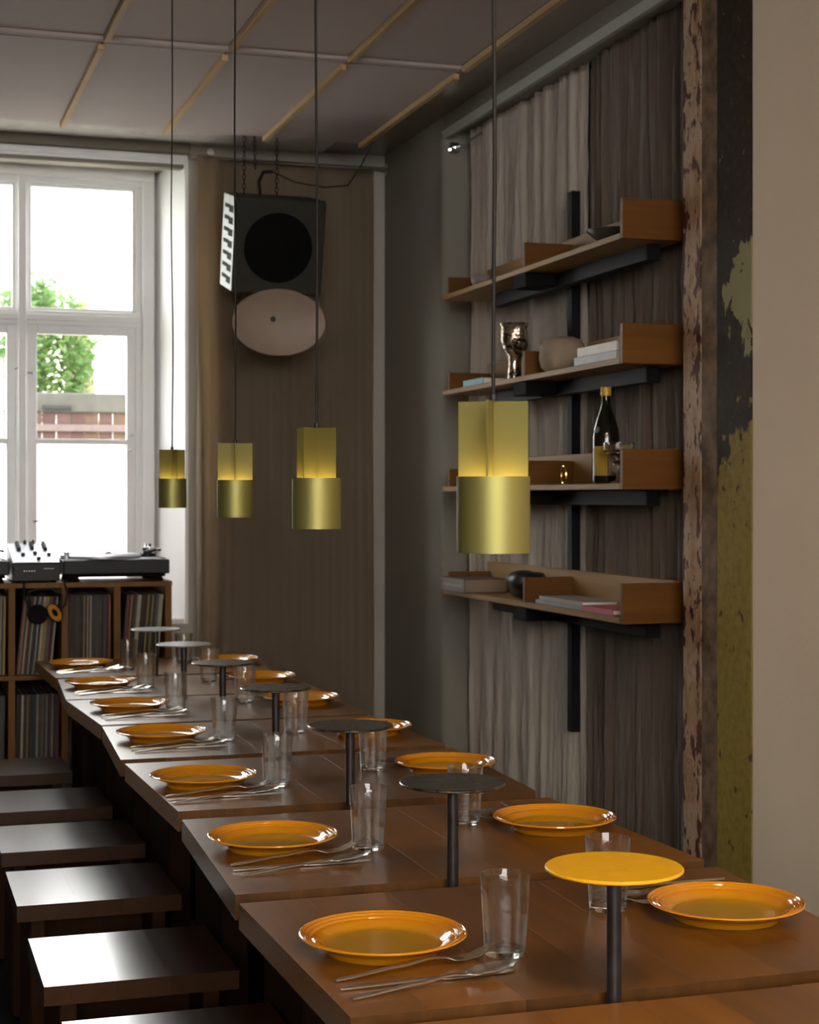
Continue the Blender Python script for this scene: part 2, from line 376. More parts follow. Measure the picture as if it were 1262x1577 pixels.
# right wall: pilaster section, niche with curtains, column, plaster wall
wr = MB()
pts = [(XR, 7.25), (XR, 6.50)]
for k in range(7):   # rounded corner of the pilaster
    a = R(90 * k / 6); pts.append((XR + .035 - .035 * math.cos(a), 6.455 - .035 * math.sin(a)))
pts += [(2.40, 6.42), (2.60, 6.42), (2.60, 7.25)]
n = len(pts); vs = [(x, y, 0) for x, y in pts] + [(x, y, ZC) for x, y in pts]
wr.add(vs, [(i, (i + 1) % n, (i + 1) % n + n, i + n) for i in range(n)] + [tuple(range(n))[::-1], tuple(range(n, 2 * n))])
wall_right = struct('wall_right', wr, M['wall'])
struct('niche_back', MB().box((2.37, 4.20, 0), (2.60, 6.42, ZC)).box((XR + .002, 4.28, 2.895), (2.37, 6.42, ZC)), M['wall'], wall_right)
struct('cornice', MB().hexa([(2.203, 4.28, 2.866), (2.222, 4.28, 2.866), (2.222, 6.42, 2.866), (2.203, 6.42, 2.866), (2.190, 4.28, 2.894), (2.222, 4.28, 2.894), (2.222, 6.42, 2.894), (2.190, 6.42, 2.894)]), wallmat('cornice_paint', (.34, .34, .31)), wall_right)
struct('wall_near', MB().box((XR, YF, 0), (2.60, 3.895, ZC)), M['wall_right'], wall_right)
col = MB()
col.hexa([(2.19, 4.165, 0), (2.42, 4.165, 0), (2.42, 4.275, 0), (2.19, 4.275, 0), (2.19, 4.165, ZC), (2.42, 4.165, ZC), (2.42, 4.275, ZC), (2.19, 4.275, ZC)], .003)
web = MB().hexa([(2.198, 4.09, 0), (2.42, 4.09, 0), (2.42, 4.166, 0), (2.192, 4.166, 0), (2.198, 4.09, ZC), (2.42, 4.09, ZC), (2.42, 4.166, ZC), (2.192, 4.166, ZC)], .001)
column = struct('steel_column', col, M['pink_steel'], wall_right)
web_brown = plain('brown_mottled_steel', (.135, .085, .05), .7, 0, .55, 22, Specular_IOR_Level=.2)  # second facet of the column, a darker mottled brown than the pink face
struct('column_web', web, web_brown, wall_right)
struct('column_flange', MB().box((2.1975, 3.897, 0), (2.42, 4.086, ZC), .0015), M['yellow_steel'], wall_right)
# other walls, out of sight
struct('wall_left', MB().box((XL - .3, YF, 0), (XL, YB, ZC)), M['wall_dark'])
wf = MB()
wf.box((XL - .3, YF - .3, 0), (-2.3, YF, ZC)).box((1.5, YF - .3, 0), (XR + .6, YF, ZC)).box((-2.3, YF - .3, 0), (1.5, YF, 1.55)).box((-2.3, YF - .3, 2.90), (1.5, YF, ZC))
wall_front = struct('wall_front', wf, M['wall'])

# ------------------------------------------------------------------ curtains
def curtain(name, p0, p1, z0, z1, nx, nz, disp, mat):
    """cloth between the ground points p0 and p1; disp(u, w) gives the offset along the normal"""
    p0, p1 = Vector((*p0, 0)), Vector((*p1, 0)); d = (p1 - p0); nrm = Vector((d.y, -d.x, 0)).normalized()
    vs, fs = [], []
    for j in range(nz + 1):
        for i in range(nx + 1):
            u, w = i / nx, j / nz
            off, side = disp(u, w)
            q = p0 + d * u + nrm * off + d.normalized() * side; vs.append((q.x, q.y, z0 + (z1 - z0) * w))
    for j in range(nz):
        for i in range(nx):
            a = j * (nx + 1) + i; fs.append((a, a + 1, a + nx + 2, a + nx + 1))
    mb = MB().add(vs, fs, True)
    o = mb.build(name, mat)
    md = o.modifiers.new('thick', 'SOLIDIFY'); md.thickness = .0015
    return o
def nz3(x, y, z=0): return noise.noise(Vector((x, y, z)))
def dl(u, w):
    edge = max(0, 1 - u / .22)
    fold = .019 * edge * math.sin(u * 78 + 1.6 * nz3(w * 3, 1.3)) + .020 * edge * nz3(u * 24, w * 2.6, 4)
    flat = .004 * nz3(u * 9, w * 2.2, 7) + .003 * nz3(u * 30, w * .9, 2)
    side = edge * .012 * nz3(w * 4, 9) if u < .2 else .01 * nz3(w * 2.5, 3) * (u > .9)
    sw = max(0, 1 - u / .20); sw = sw * sw * (3 - 2 * sw)
    return fold + flat + .12 * sw, side - .02 * sw
cl = curtain('curtain', (1.325, YB - .045), (2.135, YB - .045), .02, 2.875, 260, 70, dl, M['linen'])
tag(cl, 'tan linen curtain hung flat beside the window behind the speaker', 'curtain')
rod = MB().tube([(1.30, YB - .045, 2.888), (2.188, YB - .045, 2.888)], .009, 12)
rod.build('curtain_rod', M['chrome'])
ro = bpy.data.objects['curtain_rod']; tag(ro, 'thin metal curtain rod above the tan curtain by the window', 'curtain rod')
MB().lathe([(0, 0), (.027, 0), (.027, .006), (.012, .012), (.012, .03), (0, .03)], 20).build('flange', M['chrome'], ro, (XR, YB - .045, 2.888), (0, R(-90), 0))
def dr(seed, amp, fq=8.5):
    def f(u, w):
        x = u * fq + .25 * nz3(w * 2.2, seed)
        a = amp * (nz3(x * 2.2, w * .45, seed) + .60 * nz3(x * 5.5, w * 1.3, seed + 3) + .42 * nz3(x * 12, w * 5.0, seed + 5))
        a += amp * .16 * nz3(u * 70, w * 26, seed + 9)
        return a, .004 * nz3(w * 6, seed)
    return f
c1 = curtain('curtain', (2.315, 6.41), (2.315, 5.225), .02, 2.893, 330, 110, dr(1.7, .034), M['linen_lit'])
tag(c1, 'crinkled linen curtain toned pale as if window-lit, left of the black shelf upright', 'curtain', 'linen curtains behind the wall shelves')
c2 = curtain('curtain', (2.315, 5.215), (2.315, 4.282), .02, 2.893, 280, 110, dr(8.3, .026, 5.5), M['linen_shaded'])
tag(c2, 'linen curtain toned darker as if shaded, between the black shelf upright and the rusty column', 'curtain', 'linen curtains behind the wall shelves')
ro2 = MB().tube([(2.255, 6.42, 2.83), (2.255, 6.12, 2.83)], .006, 10).build('curtain_rod', M['chrome'])
tag(ro2, 'short metal rod end with round knob on the pilaster beside the pale-toned curtain', 'curtain rod')
MB().lathe([(0, 0), (.026, 0), (.026, .006), (.016, .01), (.020, .03), (.014, .045), (0, .05)], 20).build('knob', M['chrome'], ro2, (2.245, 6.42, 2.83), (R(90), 0, 0))

# ------------------------------------------------------------------ tables
TAB = [  # y near, y far, left x near / far, right x near / far
    (1.300, 1.945, .545, .580, 1.405, 1.370),
    (1.991, 2.607, .560, .547, 1.370, 1.403),
    (2.660, 3.317, .553, .579, 1.405, 1.378),
    (3.400, 4.053, .587, .568, 1.382, 1.412),
    (4.113, 4.729, .567, .599, 1.415, 1.388),
    (4.757, 5.366, .600, .567, 1.390, 1.420),
    (5.386, 6.000, .568, .603, 1.422, 1.395),
    (6.040, 6.690, .601, .586, 1.398, 1.425)]
TDESC = ['nearest table segment at the bottom edge of the picture, bare wood', 'wooden table segment under the nearest plates and cutlery, beside yellow disc',
         'second laid wooden table segment from the camera', 'third laid wooden table segment from the camera', 'fourth laid wooden table segment from the camera',
         'third wooden table segment from the far end', 'second wooden table segment from the far end', 'farthest wooden table segment, next to the record shelf']
TT, TH = .75, .042
for i, (y0, y1, a0, a1, b0, b1) in enumerate(TAB):
    cy = (y0 + y1) / 2; t = empty('dining_table', (.98, cy, 0), TDESC[i], 'table', 'staggered wooden table segments')
    fr_ = [0] ; ws = [random.uniform(.8, 1.3) for _ in range(7)]; tot = sum(ws)
    for w in ws: fr_.append(fr_[-1] + w / tot)
    for k in range(7):
        u, v = fr_[k], fr_[k + 1]; j0, j1, jz = random.uniform(0, .0035), random.uniform(0, .0035), random.uniform(-.0003, 0)
        L0, L1 = a0 + (b0 - a0) * u, a0 + (b0 - a0) * v; K0, K1 = a1 + (b1 - a1) * u, a1 + (b1 - a1) * v
        g = .00003
        P = [(L0 + g, y0 + j0), (L1 - g, y0 + j0), (K1 - g, y1 - j1), (K0 + g, y1 - j1)]
        mb = MB().hexa([(x - .98, y - cy, TT - TH) for x, y in P] + [(x - .98, y - cy, TT + jz) for x, y in P], .00012)
        pk = mb.build('plank', M['table'], t); pk.data.materials.append(M['end_grain'])
        for pf in pk.data.polygons:
            if abs(pf.normal.y) > .9: pf.material_index = 1
    for sx_ in (-.24, .24):
        MB().box((sx_ - .03, -.16, 0), (sx_ + .03, .16, TT - TH - .03), .004).build('leg', M['table_leg'], t)
    MB().box((-.30, -.16, TT - TH - .03), (.30, .16, TT - TH - .0005), .003).build('support_beam', M['table_leg'], t)

# ------------------------------------------------------------------ disc stands in the gaps
def disc_stand(x, y, i, mat, desc):
    t = empty('disc_stand', (x, y, 0), desc, 'table stand', 'round discs on black poles between the tables')
    MB().lathe([(0, 0), (.055, 0), (.055, .006), (.012, .008), (0, .008)], 32).build('base_plate', M['black_steel'], t)
    MB().lathe([(0, .008), (.0098, .008), (.0098, .915), (0, .915)], 24).build('pole', M['black_steel'], t)
    d = MB().lathe([(0, .9152), (.0885, .9152), (.090, .9165), (.090, .9185), (.0885, .920), (0, .920)], 64).build('disc', mat, t)
    return t
ST = [(.909, 1.968), (.920, 2.636), (.944, 3.360), (.952, 4.083), (.948, 4.743), (.946, 5.376), (.956, 6.020)]
SD = ['yellow painted disc on a black pole, nearest the camera', 'dark mottled disc on a black pole behind the second left glass', 'dark mottled disc on pole, third from the camera',
      'dark mottled disc on pole, middle one of the row of seven', 'third disc on pole from the far end, grey and mottled', 'pale disc on pole, second from the far end', 'pale disc on black pole at the far table end by the records']
for i, (x, y) in enumerate(ST):
    disc_stand(x, y, i, M['yellow_paint'] if i == 0 else M['pale_disc'] if i > 4 else M['patina'], SD[i])

# ------------------------------------------------------------------ tableware
ordn = ['nearest', 'second', 'third', 'fourth', 'fifth', 'sixth', 'farthest']
def where(i, side):
    row = 'left row' if side == 'L' else 'right row'
    return f'{ordn[i]} setting of the {row}' if i in (0, 6) else f'{ordn[i]} setting from the camera, {row}'
prof = [(0, .0045), (.074, .0045), (.0785, 0), (.0845, 0), (.088, .0035), (.090, .0075), (.100, .0140), (.112, .0195), (.1205, .0228), (.1215, .0240), (.1208, .0256), (.1190, .0262),
        (.1176, .0252), (.1160, .0226), (.1148, .0226), (.1130, .0245), (.1118, .0240), (.1098, .0200), (.1086, .0202), (.1068, .0222), (.1055, .0216), (.1034, .0176), (.1020, .0178), (.1000, .0192),
        (.0965, .0176), (.093, .0155), (.088, .0110), (.083, .0085), (.075, .0078), (.040, .0072), (0, .0070)]
plate_me = MB().lathe(prof, 80).mesh('plate'); plate_me.materials.append(M['plate'])
base_me = MB().lathe([(0, .0006), (.020, .0008), (.0266, .0002), (.0285, .001), (.0290, .003), (.0293, .0085), (.0278, .0100), (.022, .0088), (0, .0084)], 56).mesh('glass_base'); base_me.materials.append(M['glass'])
gp = [(.0284, .0101), (.0296, .0087), (.0300, .012), (.0330, .065), (.0358, .1138), (.0354, .1148), (.0347, .1148), (.0342, .1136),
      (.0312, .062), (.0284, .013), (.0284, .0101)]
glass_me = MB().lathe(gp, 64).mesh('drinking_glass'); glass_me.materials.append(M['thin_glass'])

def strip(stations, cup=lambda x: 0, ny=6):
    """flat bar along +x: stations (x, half width, z centre, half thickness); cup(x) lifts the sides"""
    vs, fs = [], []
    for (x, hw, z, ht) in stations:
        ring = []
        for k in range(ny + 1):
            y = -hw + 2 * hw * k / ny; e = (2 * k / ny - 1) ** 2; ring.append((x, y, z + ht * (1 - .7 * e) + cup(x) * e))
        for k in range(ny, -1, -1):
            y = -hw + 2 * hw * k / ny; e = (2 * k / ny - 1) ** 2; ring.append((x, y, z - ht * (1 - .7 * e) + cup(x) * e))
        vs += ring
    m = 2 * (ny + 1)
    for i in range(len(stations) - 1):
        for k in range(m):
            a, b = i * m + k, i * m + (k + 1) % m; fs.append((a, b, b + m, a + m))
    fs += [tuple(range(m))[::-1], tuple((len(stations) - 1) * m + k for k in range(m))]
    return vs, fs
def interp(keys, xs):
    out = []
    for x in xs:
        for a, b in zip(keys[:-1], keys[1:]):
            if a[0] <= x <= b[0] + 1e-9:
                t = (x - a[0]) / (b[0] - a[0]); t2 = t * t * (3 - 2 * t)
                out.append((x,) + tuple(p + (q - p) * t2 for p, q in zip(a[1:], b[1:]))); break
    return out
N = lambda a, b, n: [a + (b - a) * i / n for i in range(n + 1)]
# spoon
sk = [(0, .0030, .0020, .0016), (.006, .0044, .0028, .0026), (.10, .0042, .0078, .0027), (.150, .0038, .0115, .0025), (.168, .0060, .0100, .0016), (.185, .0150, .0060, .0011),
      (.212, .0205, .0052, .0010), (.235, .0165, .0095, .0010), (.248, .0080, .0150, .0010), (.253, .0012, .0178, .0008)]
cupf = lambda x: 0 if x < .168 else .0075 * math.sin(math.pi * min(1, (x - .168) / .085))
spoon = MB(); vs, fs = strip(interp(sk, N(0, .15, 14) + N(.153, .253, 26)), cupf, 8); spoon.add(vs, fs, True); spoon_me = spoon.mesh('spoon'); spoon_me.materials.append(M['steel'])
# fork
fk = [(0, .0030, .0020, .0016), (.006, .0044, .0028, .0026), (.10, .0042, .0082, .0027), (.150, .0038, .0125, .0025), (.168, .0050, .0110, .0016), (.184, .0120, .0068, .0012), (.198, .0125, .0060, .0011)]
fork = MB(); vs, fs = strip(interp(fk, N(0, .15, 14) + N(.153, .198, 12)), lambda x: 0, 8); fork.add(vs, fs, True)
for k in range(4):
    yc = -.0098 + k * .00653; st = [(.196, .0021, .0061, .0011), (.215, .0020, .0075, .0010), (.235, .0017, .0125, .0009), (.246, .0008, .0170, .0007)]
    vs, fs = strip(interp(st, N(.196, .246, 10)), lambda x: 0, 3); fork.add([(x, y + yc, z) for x, y, z in vs], fs, True)
fork_me = fork.mesh('fork'); fork_me.materials.append(M['steel'])
kk = [(0, .0034, .0024, .0020), (.006, .0042, .0026, .0024), (.12, .0040, .0028, .0026), (.135, .0060, .0022, .0013), (.16, .0088, .0018, .0010), (.235, .0090, .0017, .0009), (.250, .0050, .0017, .0008), (.254, .0008, .0017, .0006)]
knife = MB(); vs, fs = strip(interp(kk, N(0, .12, 8) + N(.123, .254, 24)), lambda x: 0, 6); knife.add(vs, fs, True); knife_me = knife.mesh('table_knife'); knife_me.materials.append(M['steel'])

def put(me, name, x, y, z, rz, label, cat, group):
    o = bpy.data.objects.new(name, me); C.objects.link(o); o.location = (x, y, z); o.rotation_euler = (0, 0, rz); return tag(o, label, cat, group)
LP = [(.689, 2.278), (.695, 3.005), (.697, 3.706), (.719, 4.427), (.727, 5.071), (.717, 5.692), (.727, 6.374)]
RP = [(1.249, 2.295), (1.261, 3.007), (1.279, 3.716), (1.277, 4.365), (1.262, 5.065), (1.279, 5.705), (1.290, 6.345)]
LG = [(.846, 2.198), (.860, 2.938), (.852, 3.643), (.872, 4.343), (.859, 5.029), (.864, 5.653), (.885, 6.240)]
RG = [(1.092, 2.388), (1.110, 3.103), (1.120, 3.787), (1.090, 4.437), (1.098, 5.142), (1.103, 5.763), (1.133, 6.440)]
for side, PL, GL in (('L', LP, LG), ('R', RP, RG)):
    for i in range(7):
        w = where(i, side); rnd = random.Random(i + (50 if side == 'R' else 0))
        tz = TT
        put(plate_me, 'dinner_plate', *PL[i], tz, rnd.uniform(0, 6), f'mustard plate, {w}', 'plate', 'mustard plates')
        gg = put(glass_me, 'drinking_glass', *GL[i], tz + .0002, rnd.uniform(0, 6), f'clear glass tumbler, {w}', 'glass', 'water glasses')
        gb = bpy.data.objects.new('base', base_me); C.objects.link(gb); gb.parent = gg
        if side == 'L':
            base = (PL[i][0] - .108 + (0 if i < 3 else .004), PL[i][1]); a = R(11 if i == 0 else 12); 
            items = [('fork', fork_me, 0, -.137, R(11.5)), ('knife', knife_me, -.004, -.177, R(2.0)), ('spoon', spoon_me, 0, -.221, R(12.0))]
            if i == 0: items[1] = ('knife', knife_me, -.004, -.177, R(4.0))
        else:
            base = (PL[i][0] + .112, PL[i][1]); items = [('fork', fork_me, 0, .137, R(191.5)), ('knife', knife_me, .003, .216, R(182)), ('spoon', spoon_me, -.004, .178, R(193))]
        for nm, me, dx, dy, rz in items:
            put(me, 'table_knife' if nm == 'knife' else nm, base[0] + dx, base[1] + dy, tz + .0003, rz + rnd.uniform(-.012, .012), f'steel {nm}, {w}', 'cutlery', f'steel {"knives" if nm == "knife" else nm + "s"}')

# ------------------------------------------------------------------ stools
SY = [2.18, 2.82 - .0, 3.455, 4.12, 4.72, 5.30, 5.975]
SX = [.50, .505, .495, .495, .50, .488, .44]
SDsc = ['dark wooden stool below the frame bottom, nearest', 'wooden stool cut by the bottom edge of the picture', 'second stool from the bottom edge, brightest window sheen on its seat', 'third stool from the bottom edge, pale sheen over its left half',
        'fourth stool from the bottom edge, middle of the row', 'fifth stool from the bottom edge, second from the record shelf', 'farthest stool, closest to the record shelf']
SY[1] = 2.86
for i in range(1, 7):
    t = empty('stool', (SX[i], SY[i], 0), SDsc[i], 'stool', 'wooden stools along the table')
    hx, hy = .192, .185
    cuts = [-hx, -hx / 3 + .01, hx / 3 - .01, hx]
    for a, b in zip(cuts[:-1], cuts[1:]):
        MB().box((a + .00003, -hy, .412), (b - .00003, hy, .45 - random.uniform(0, .0002)), .00015).build('seat_plank', M['stool'], t)
    for s_ in (-1, 1):
        x = s_ * (hx - .05); MB().box((x - .017, -hy + .03, 0), (x + .017, hy - .03, .4118), .003).build('leg', M['stool_leg'], t)
    MB().box((-hx + .068, -.016, .26), (hx - .068, .016, .4116), .002).build('stretcher', M['stool_leg'], t)

# ------------------------------------------------------------------ pendant lamps
def pendant(x, y, zb, rot, desc, bend):
    t = empty('pendant_lamp', (x, y, zb), desc, 'lamp', 'four brass pendant lamps')
    r = .042
    MB().lathe([(r - .0012, .0), (r, .0), (r, .087), (r - .0012, .087), (r - .0012, 0)], 64).build('lower_tube', M['brass'], t)
    f = MB()
    for k in range(2):
        a = R(90 * k); c, s = math.cos(a), math.sin(a); rr = r - .0016; th = .0009
        P = [(-rr, -th), (rr, -th), (rr, th), (-rr, th)]
        P = [(px * c - py * s, px * s + py * c) for px, py in P]
        f.hexa([(px, py, .052) for px, py in P] + [(px, py, .173) for px, py in P], 0)
    f.build('cross_fins', M['brass_matte'], t, (0, 0, 0), (0, 0, rot))
    e = NT('lamp_led'); e.set(Base_Color=(1, .8, .5), Emission_Color=(1, .66, .22), Emission_Strength=52)
    MB().lathe([(.006, .066), (.037, .066), (.037, .068), (.006, .068), (.006, .066)], 32).build('light_ring', e.m, t)
    MB().lathe([(0, .052), (r - .0016, .052), (r - .0016, .0655), (0, .0655)], 32).build('lamp_holder', M['black'], t)
    MB().lathe([(0, .173), (.0045, .173), (.0045, .181), (0, .183)], 16).build('cord_grip', M['black'], t)
    zt = ZC - zb; pts = []
    for k in range(25):
        u = k / 24; b = bend * math.sin(u * 9) * (1 - u) * math.sin(math.pi * u) ; pts.append((b, b * .4, .18 + (zt - .18 - .02) * u))
    MB().tube(pts, .0022, 10).build('cord', M['cord'], t)
    MB().lathe([(0, zt - .02), (.02, zt - .02), (.03, zt - .001), (0, zt - .001)], 24).build('ceiling_cup', M['black'], t)
    return t
view = lambda x, y: math.atan2(y, x)   # azimuth from the camera
for (x, y, zb, phi, d, bnd) in [(.669, 1.776, 1.336, -10, 'brass pendant lamp in front of the wall shelves, nearest and largest', .004),
                          (.713, 2.751, 1.345, -34, 'brass pendant lamp, second nearest, in front of tan curtain', .003),
                          (.789, 3.800, 1.352, 1, 'brass pendant lamp at the left edge of the tan curtain, third nearest', .003),
                          (.828, 4.905, 1.367, 22, 'smallest brass pendant lamp against the white window reveal', .006)]:
    pendant(x, y, zb, view(x, y) + R(phi), d, bnd)

# box made up for the added fill light, out of view (light set at the top)
MB().box((-.36, -.36, 0), (.36, .36, .03), .004).build('fill_light_box', M['white_paint'], ceiling, (.75, .35, 2.84))
# ------------------------------------------------------------------ wall shelf system
ups = empty('shelf_upright', (2.26, 5.205, 0), 'black steel upright running down the curtain behind the shelves', 'shelf upright')
MB().box((-.022, -.020, .60), (.010, .020, 2.44), .002).build('upright', M['slate_steel'], ups)
SZ = [2.150, 1.787, 1.421, 1.030]
SHL = ['top oak wall shelf holding a dark bowl', 'second oak wall shelf with goblet and round vase', 'third oak wall shelf holding the wine bottle', 'lowest oak wall shelf with books and black stone']
XF, XBk, Y0, Y1 = 2.05, 2.245, 4.40, 5.99
for i, z in enumerate(SZ):
    t = empty('wall_shelf', (0, 0, z), SHL[i], 'shelf', 'oak wall shelves')
    MB().box((XF, Y0, 0), (XBk, Y1, .018), .0015).build('board', M['shelf'], t)
    MB().box((XBk - .018, Y0 + .001, .0185), (XBk, Y1 - .01, .122), .0015).build('back_rail', M['shelf'], t)
    MB().box((XF + .001, Y0 - .0185, 0), (XBk - .0005, Y0 - .0005, .118), .0015).build('end_panel', M['shelf_div'], t)
    MB().box((XF + .001, 5.147, .0185), (XBk - .0185, 5.165, .100), .0015).build('divider', M['shelf_div'], t)
    MB().box((XF + .012, Y1 - .045, .0185), (XBk - .0185, Y1 - .027, .085), .0015).build('end_panel', M['shelf_div'], t)
    b = MB().box((2.165, 4.46, -.048), (2.205, 5.75, -.0005), .002).build('bracket_rail', M['slate_steel'], t)
    MB().box((2.164, 4.452, -.049), (2.206, 4.459, -.0005), .001).build('end_cap', M['rubber'], b)
    MB().box((2.055, 5.147, -.046), (2.164, 5.262, -.0005), .002).build('bracket_arm', M['rubber'], t)
    MB().box((2.2065, 5.19, -.04), (2.2375, 5.22, -.004), .001).build('bracket_foot', M['black'], t)
zs = [z + .0182 for z in SZ]
def solid(name, prof, loc, mat, label, cat, n=48, wob=None, scale=(1, 1, 1)):
    o = MB().lathe(prof, n, wob=wob).build(name, mat, None, loc); o.scale = scale; return tag(o, label, cat)
M['slate_ceramic'] = plain('dark_ceramic', (.05, .05, .035), .35)
M['stone'] = plain('beige_stone', (.33, .25, .17), .8, 0, .25, 8)
M['stone_dark'] = plain('dark_pebble', (.20, .15, .135), .6)
solid('bowl', [(0, .004), (.035, .0), (.038, .0), (.06, .008), (.10, .026), (.102, .028), (.099, .029), (.058, .012), (0, .008)], (2.137, 4.63, zs[0]), M['slate_ceramic'], 'wide dark green ceramic bowl on the top shelf near its right end', 'bowl', scale=(.82, .82, 1.6))
solid('small_bowl', [(0, .002), (.016, 0), (.030, .012), (.034, .028), (.031, .038), (.026, .040), (.024, .038), (.029, .026), (.024, .010), (0, .006)], (2.11, 5.72, zs[0]), M['stone_dark'], 'small round brown bowl at the far end of the top shelf', 'bowl', scale=(1.2, 1.2, 1.15))
# goblet of silvered glass
t = NT('silvered_glass'); v = t.coord(); f = t.noise(v, 18, 3, .5, 2.2)
t.set(Base_Color=t.ramp(f, [(.42, (.05, .04, .03)), (.5, (.42, .34, .26)), (.7, (.62, .52, .42))]), Metallic=.85, Roughness=.14); t.bump(f, .5, .01); M['silvered'] = t.m
solid('goblet', [(0, 0), (.025, 0), (.026, .004), (.024, .03), (.023, .06), (.025, .080), (.034, .095), (.044, .115), (.049, .14), (.048, .165), (.045, .18), (.053, .198), (.051, .199), (.042, .181), (.044, .15), (.02, .10), (0, .09)],
      (2.108, 5.385, zs[1]), M['silvered'], 'tall silvered glass goblet on the second shelf', 'goblet', 48, lambda a, z: .05 * math.sin(3 * a + z * 30) * (z > .03))
solid('round_vase', [(0, 0), (.045, 0), (.068, .018), (.077, .05), (.075, .085), (.060, .110), (.035, .120), (0, .121)], (2.140, 5.035, zs[1]), M['stone'], 'beige rounded stone vase behind the stacked white books on second shelf', 'vase', 40, lambda a, z: .05 * math.sin(2 * a + 1) + .02 * math.sin(5 * a + z * 40))

def book(x0, x1, y0, y1, z, h, cover, label, pages=(.75, .70, .62), rz=0, spine='x0'):
    cx, cy = (x0 + x1) / 2, (y0 + y1) / 2; a, b = (x1 - x0) / 2, (y1 - y0) / 2
    t = empty('book', (cx, cy, z), label, 'book', None, rz)
    mc = plain('book_cover', cover, .5, 0, .08); mp = plain('book_pages', pages, .8, 0, .06, 200)
    c = MB().box((-a, -b, 0), (a, b, .0022), .0006).box((-a, -b, h - .0022), (a, b, h), .0006)
    if spine == 'x0': c.box((-a, -b, .0021), (-a + .003, b, h - .0021))
    else: c.box((-a, -b, .0021), (a, -b + .003, h - .0021))
    c.build('cover', mc, t)
    MB().box((-a + .0032, -b + .0035, .0023), (a - .003, b - .003, h - .0023)).build('pages', mp, t)
    return t
book(2.062, 2.20, 5.58, 5.79, zs[1], .024, (.06, .28, .36), 'blue book lying at the far end of the second shelf', spine='x0')
book(2.058, 2.20, 4.44, 4.75, zs[1], .026, (.36, .39, .42), 'grey-blue book, lower of the two stacked on the second shelf', spine='x0')
book(2.060, 2.195, 4.445, 4.73, zs[1] + .0262, .028, (.80, .74, .66), 'white book, upper of the two stacked on the second shelf', spine='x0')
book(2.030, 2.20, 5.69, 5.955, zs[3], .050, (.085, .055, .040), 'thick brown book at the far end of the lowest shelf', (.25, .18, .12), 0, 'x0')
book(2.070, 2.20, 4.72, 5.10, zs[3], .013, (.16, .19, .22), 'grey-blue magazine at the bottom on the lowest shelf')
book(2.075, 2.20, 4.73, 5.08, zs[3] + .0132, .012, (.30, .26, .25), 'grey-brown book lying on the magazine, lowest shelf')
book(2.062, 2.205, 4.475, 4.70, zs[3], .017, (.42, .06, .11), 'pink-red book beside the end panel of the lowest shelf')
bk = [o for o in C.objects if o.name.startswith('book') and o.get('label', '').startswith('thick')][0]
MB().box((-.0858, -.11, .020), (-.0851, .10, .028)).build('title_print', plain('faded_print', (.22, .20, .17), .7), bk)
# black stone
mb = MB(); bm = bmesh.new(); bmesh.ops.create_icosphere(bm, subdivisions=4, radius=1.14)
for v_ in bm.verts:
    p = v_.co.copy(); k = 1 + .28 * noise.noise(p * 1.1 + Vector((3, 1, 2))) + .07 * noise.noise(p * 4); v_.co = Vector((p.x * .060, p.y * .085, p.z * .046)) * k
bm.verts.ensure_lookup_table(); zmin = min(v_.co.z for v_ in bm.verts)
for v_ in bm.verts: v_.co.z = max(v_.co.z - zmin - .004, 0)
mb.add([v_.co[:] for v_ in bm.verts], [[q.index for q in f_.verts] for f_ in bm.faces], True); bm.free()
o = mb.build('stone', plain('black_stone', (.018, .016, .015), .45, 0, .4, 25), None, (2.125, 5.30, zs[3])); tag(o, 'black rough stone beside the divider on the lowest shelf', 'stone')
# brass clip ornament on the third shelf
om = MB()
pts = [(0, .035 * math.cos(a) * .55, .030 + .028 * math.sin(a)) for a in [2 * math.pi * k / 28 for k in range(29)]]
om.tube(pts, .004, 8); om.tube([(0.0, .018, .003), (.0, -.004, .062), (.0, -.022, .003)], [.004, .003, .004], 8)
o = om.build('brass_ornament', M['gold'], None, (2.10, 4.93, zs[2] + .0015)); tag(o, 'small brass ring ornament left of the wine bottle', 'ornament')
# wine bottle
bt = empty('wine_bottle', (2.125, 4.66, zs[2]), 'dark wine bottle with yellow cap and ochre label on third shelf', 'bottle')
MB().lathe([(0, .004), (.030, .0), (.040, .003), (.0420, .01), (.0420, .145), (.039, .168), (.031, .195), (.020, .225), (.0145, .245), (.0135, .285), (.0135, .295), (0, .295)], 48).build('glass_body', M['bottle'], bt)
MB().lathe([(0, .297), (.0160, .297), (.0163, .293), (.0165, .272), (.0140, .270), (.0140, .2965)], 32).build('wax_cap', plain('yellow_wax', (.55, .33, .01), .4), bt)
def wrap(r, a0, a1, z0, z1, n=14):
    vs, fs = [], []
    for k in range(n + 1):
        a = a0 + (a1 - a0) * k / n
        for rr, z in ((r, z0), (r, z1), (r - .0004, z1), (r - .0004, z0)): vs.append((rr * math.cos(a), rr * math.sin(a), z))
    for k in range(n):
        for q in range(4): fs.append((4 * k + q, 4 * k + 4 + q, 4 * k + 4 + (q + 1) % 4, 4 * k + (q + 1) % 4))
    fs += [(0, 1, 2, 3), (4 * n + 3, 4 * n + 2, 4 * n + 1, 4 * n)]
    return MB().add(vs, fs)
va = math.atan2(-4.66, -2.125)
wrap(.0426, va - .95, va + .12, .025, .115).build('label', plain('ochre_label', (.42, .27, .02), .7), bt)
wrap(.0426, va + .16, va + .85, .025, .115).build('label', plain('tan_label', (.30, .19, .12), .7), bt)
em = MB()
for rr in (.009, .006): em.tube([(0, rr * math.cos(a), rr * math.sin(a)) for a in [2 * math.pi * k / 24 for k in range(25)]], .0005, 6, False)
for k in range(4):
    a = math.pi * k / 4 + .3; em.tube([(0, -.005 * math.cos(a), -.005 * math.sin(a)), (0, .005 * math.cos(a), .005 * math.sin(a))], .0004, 6)
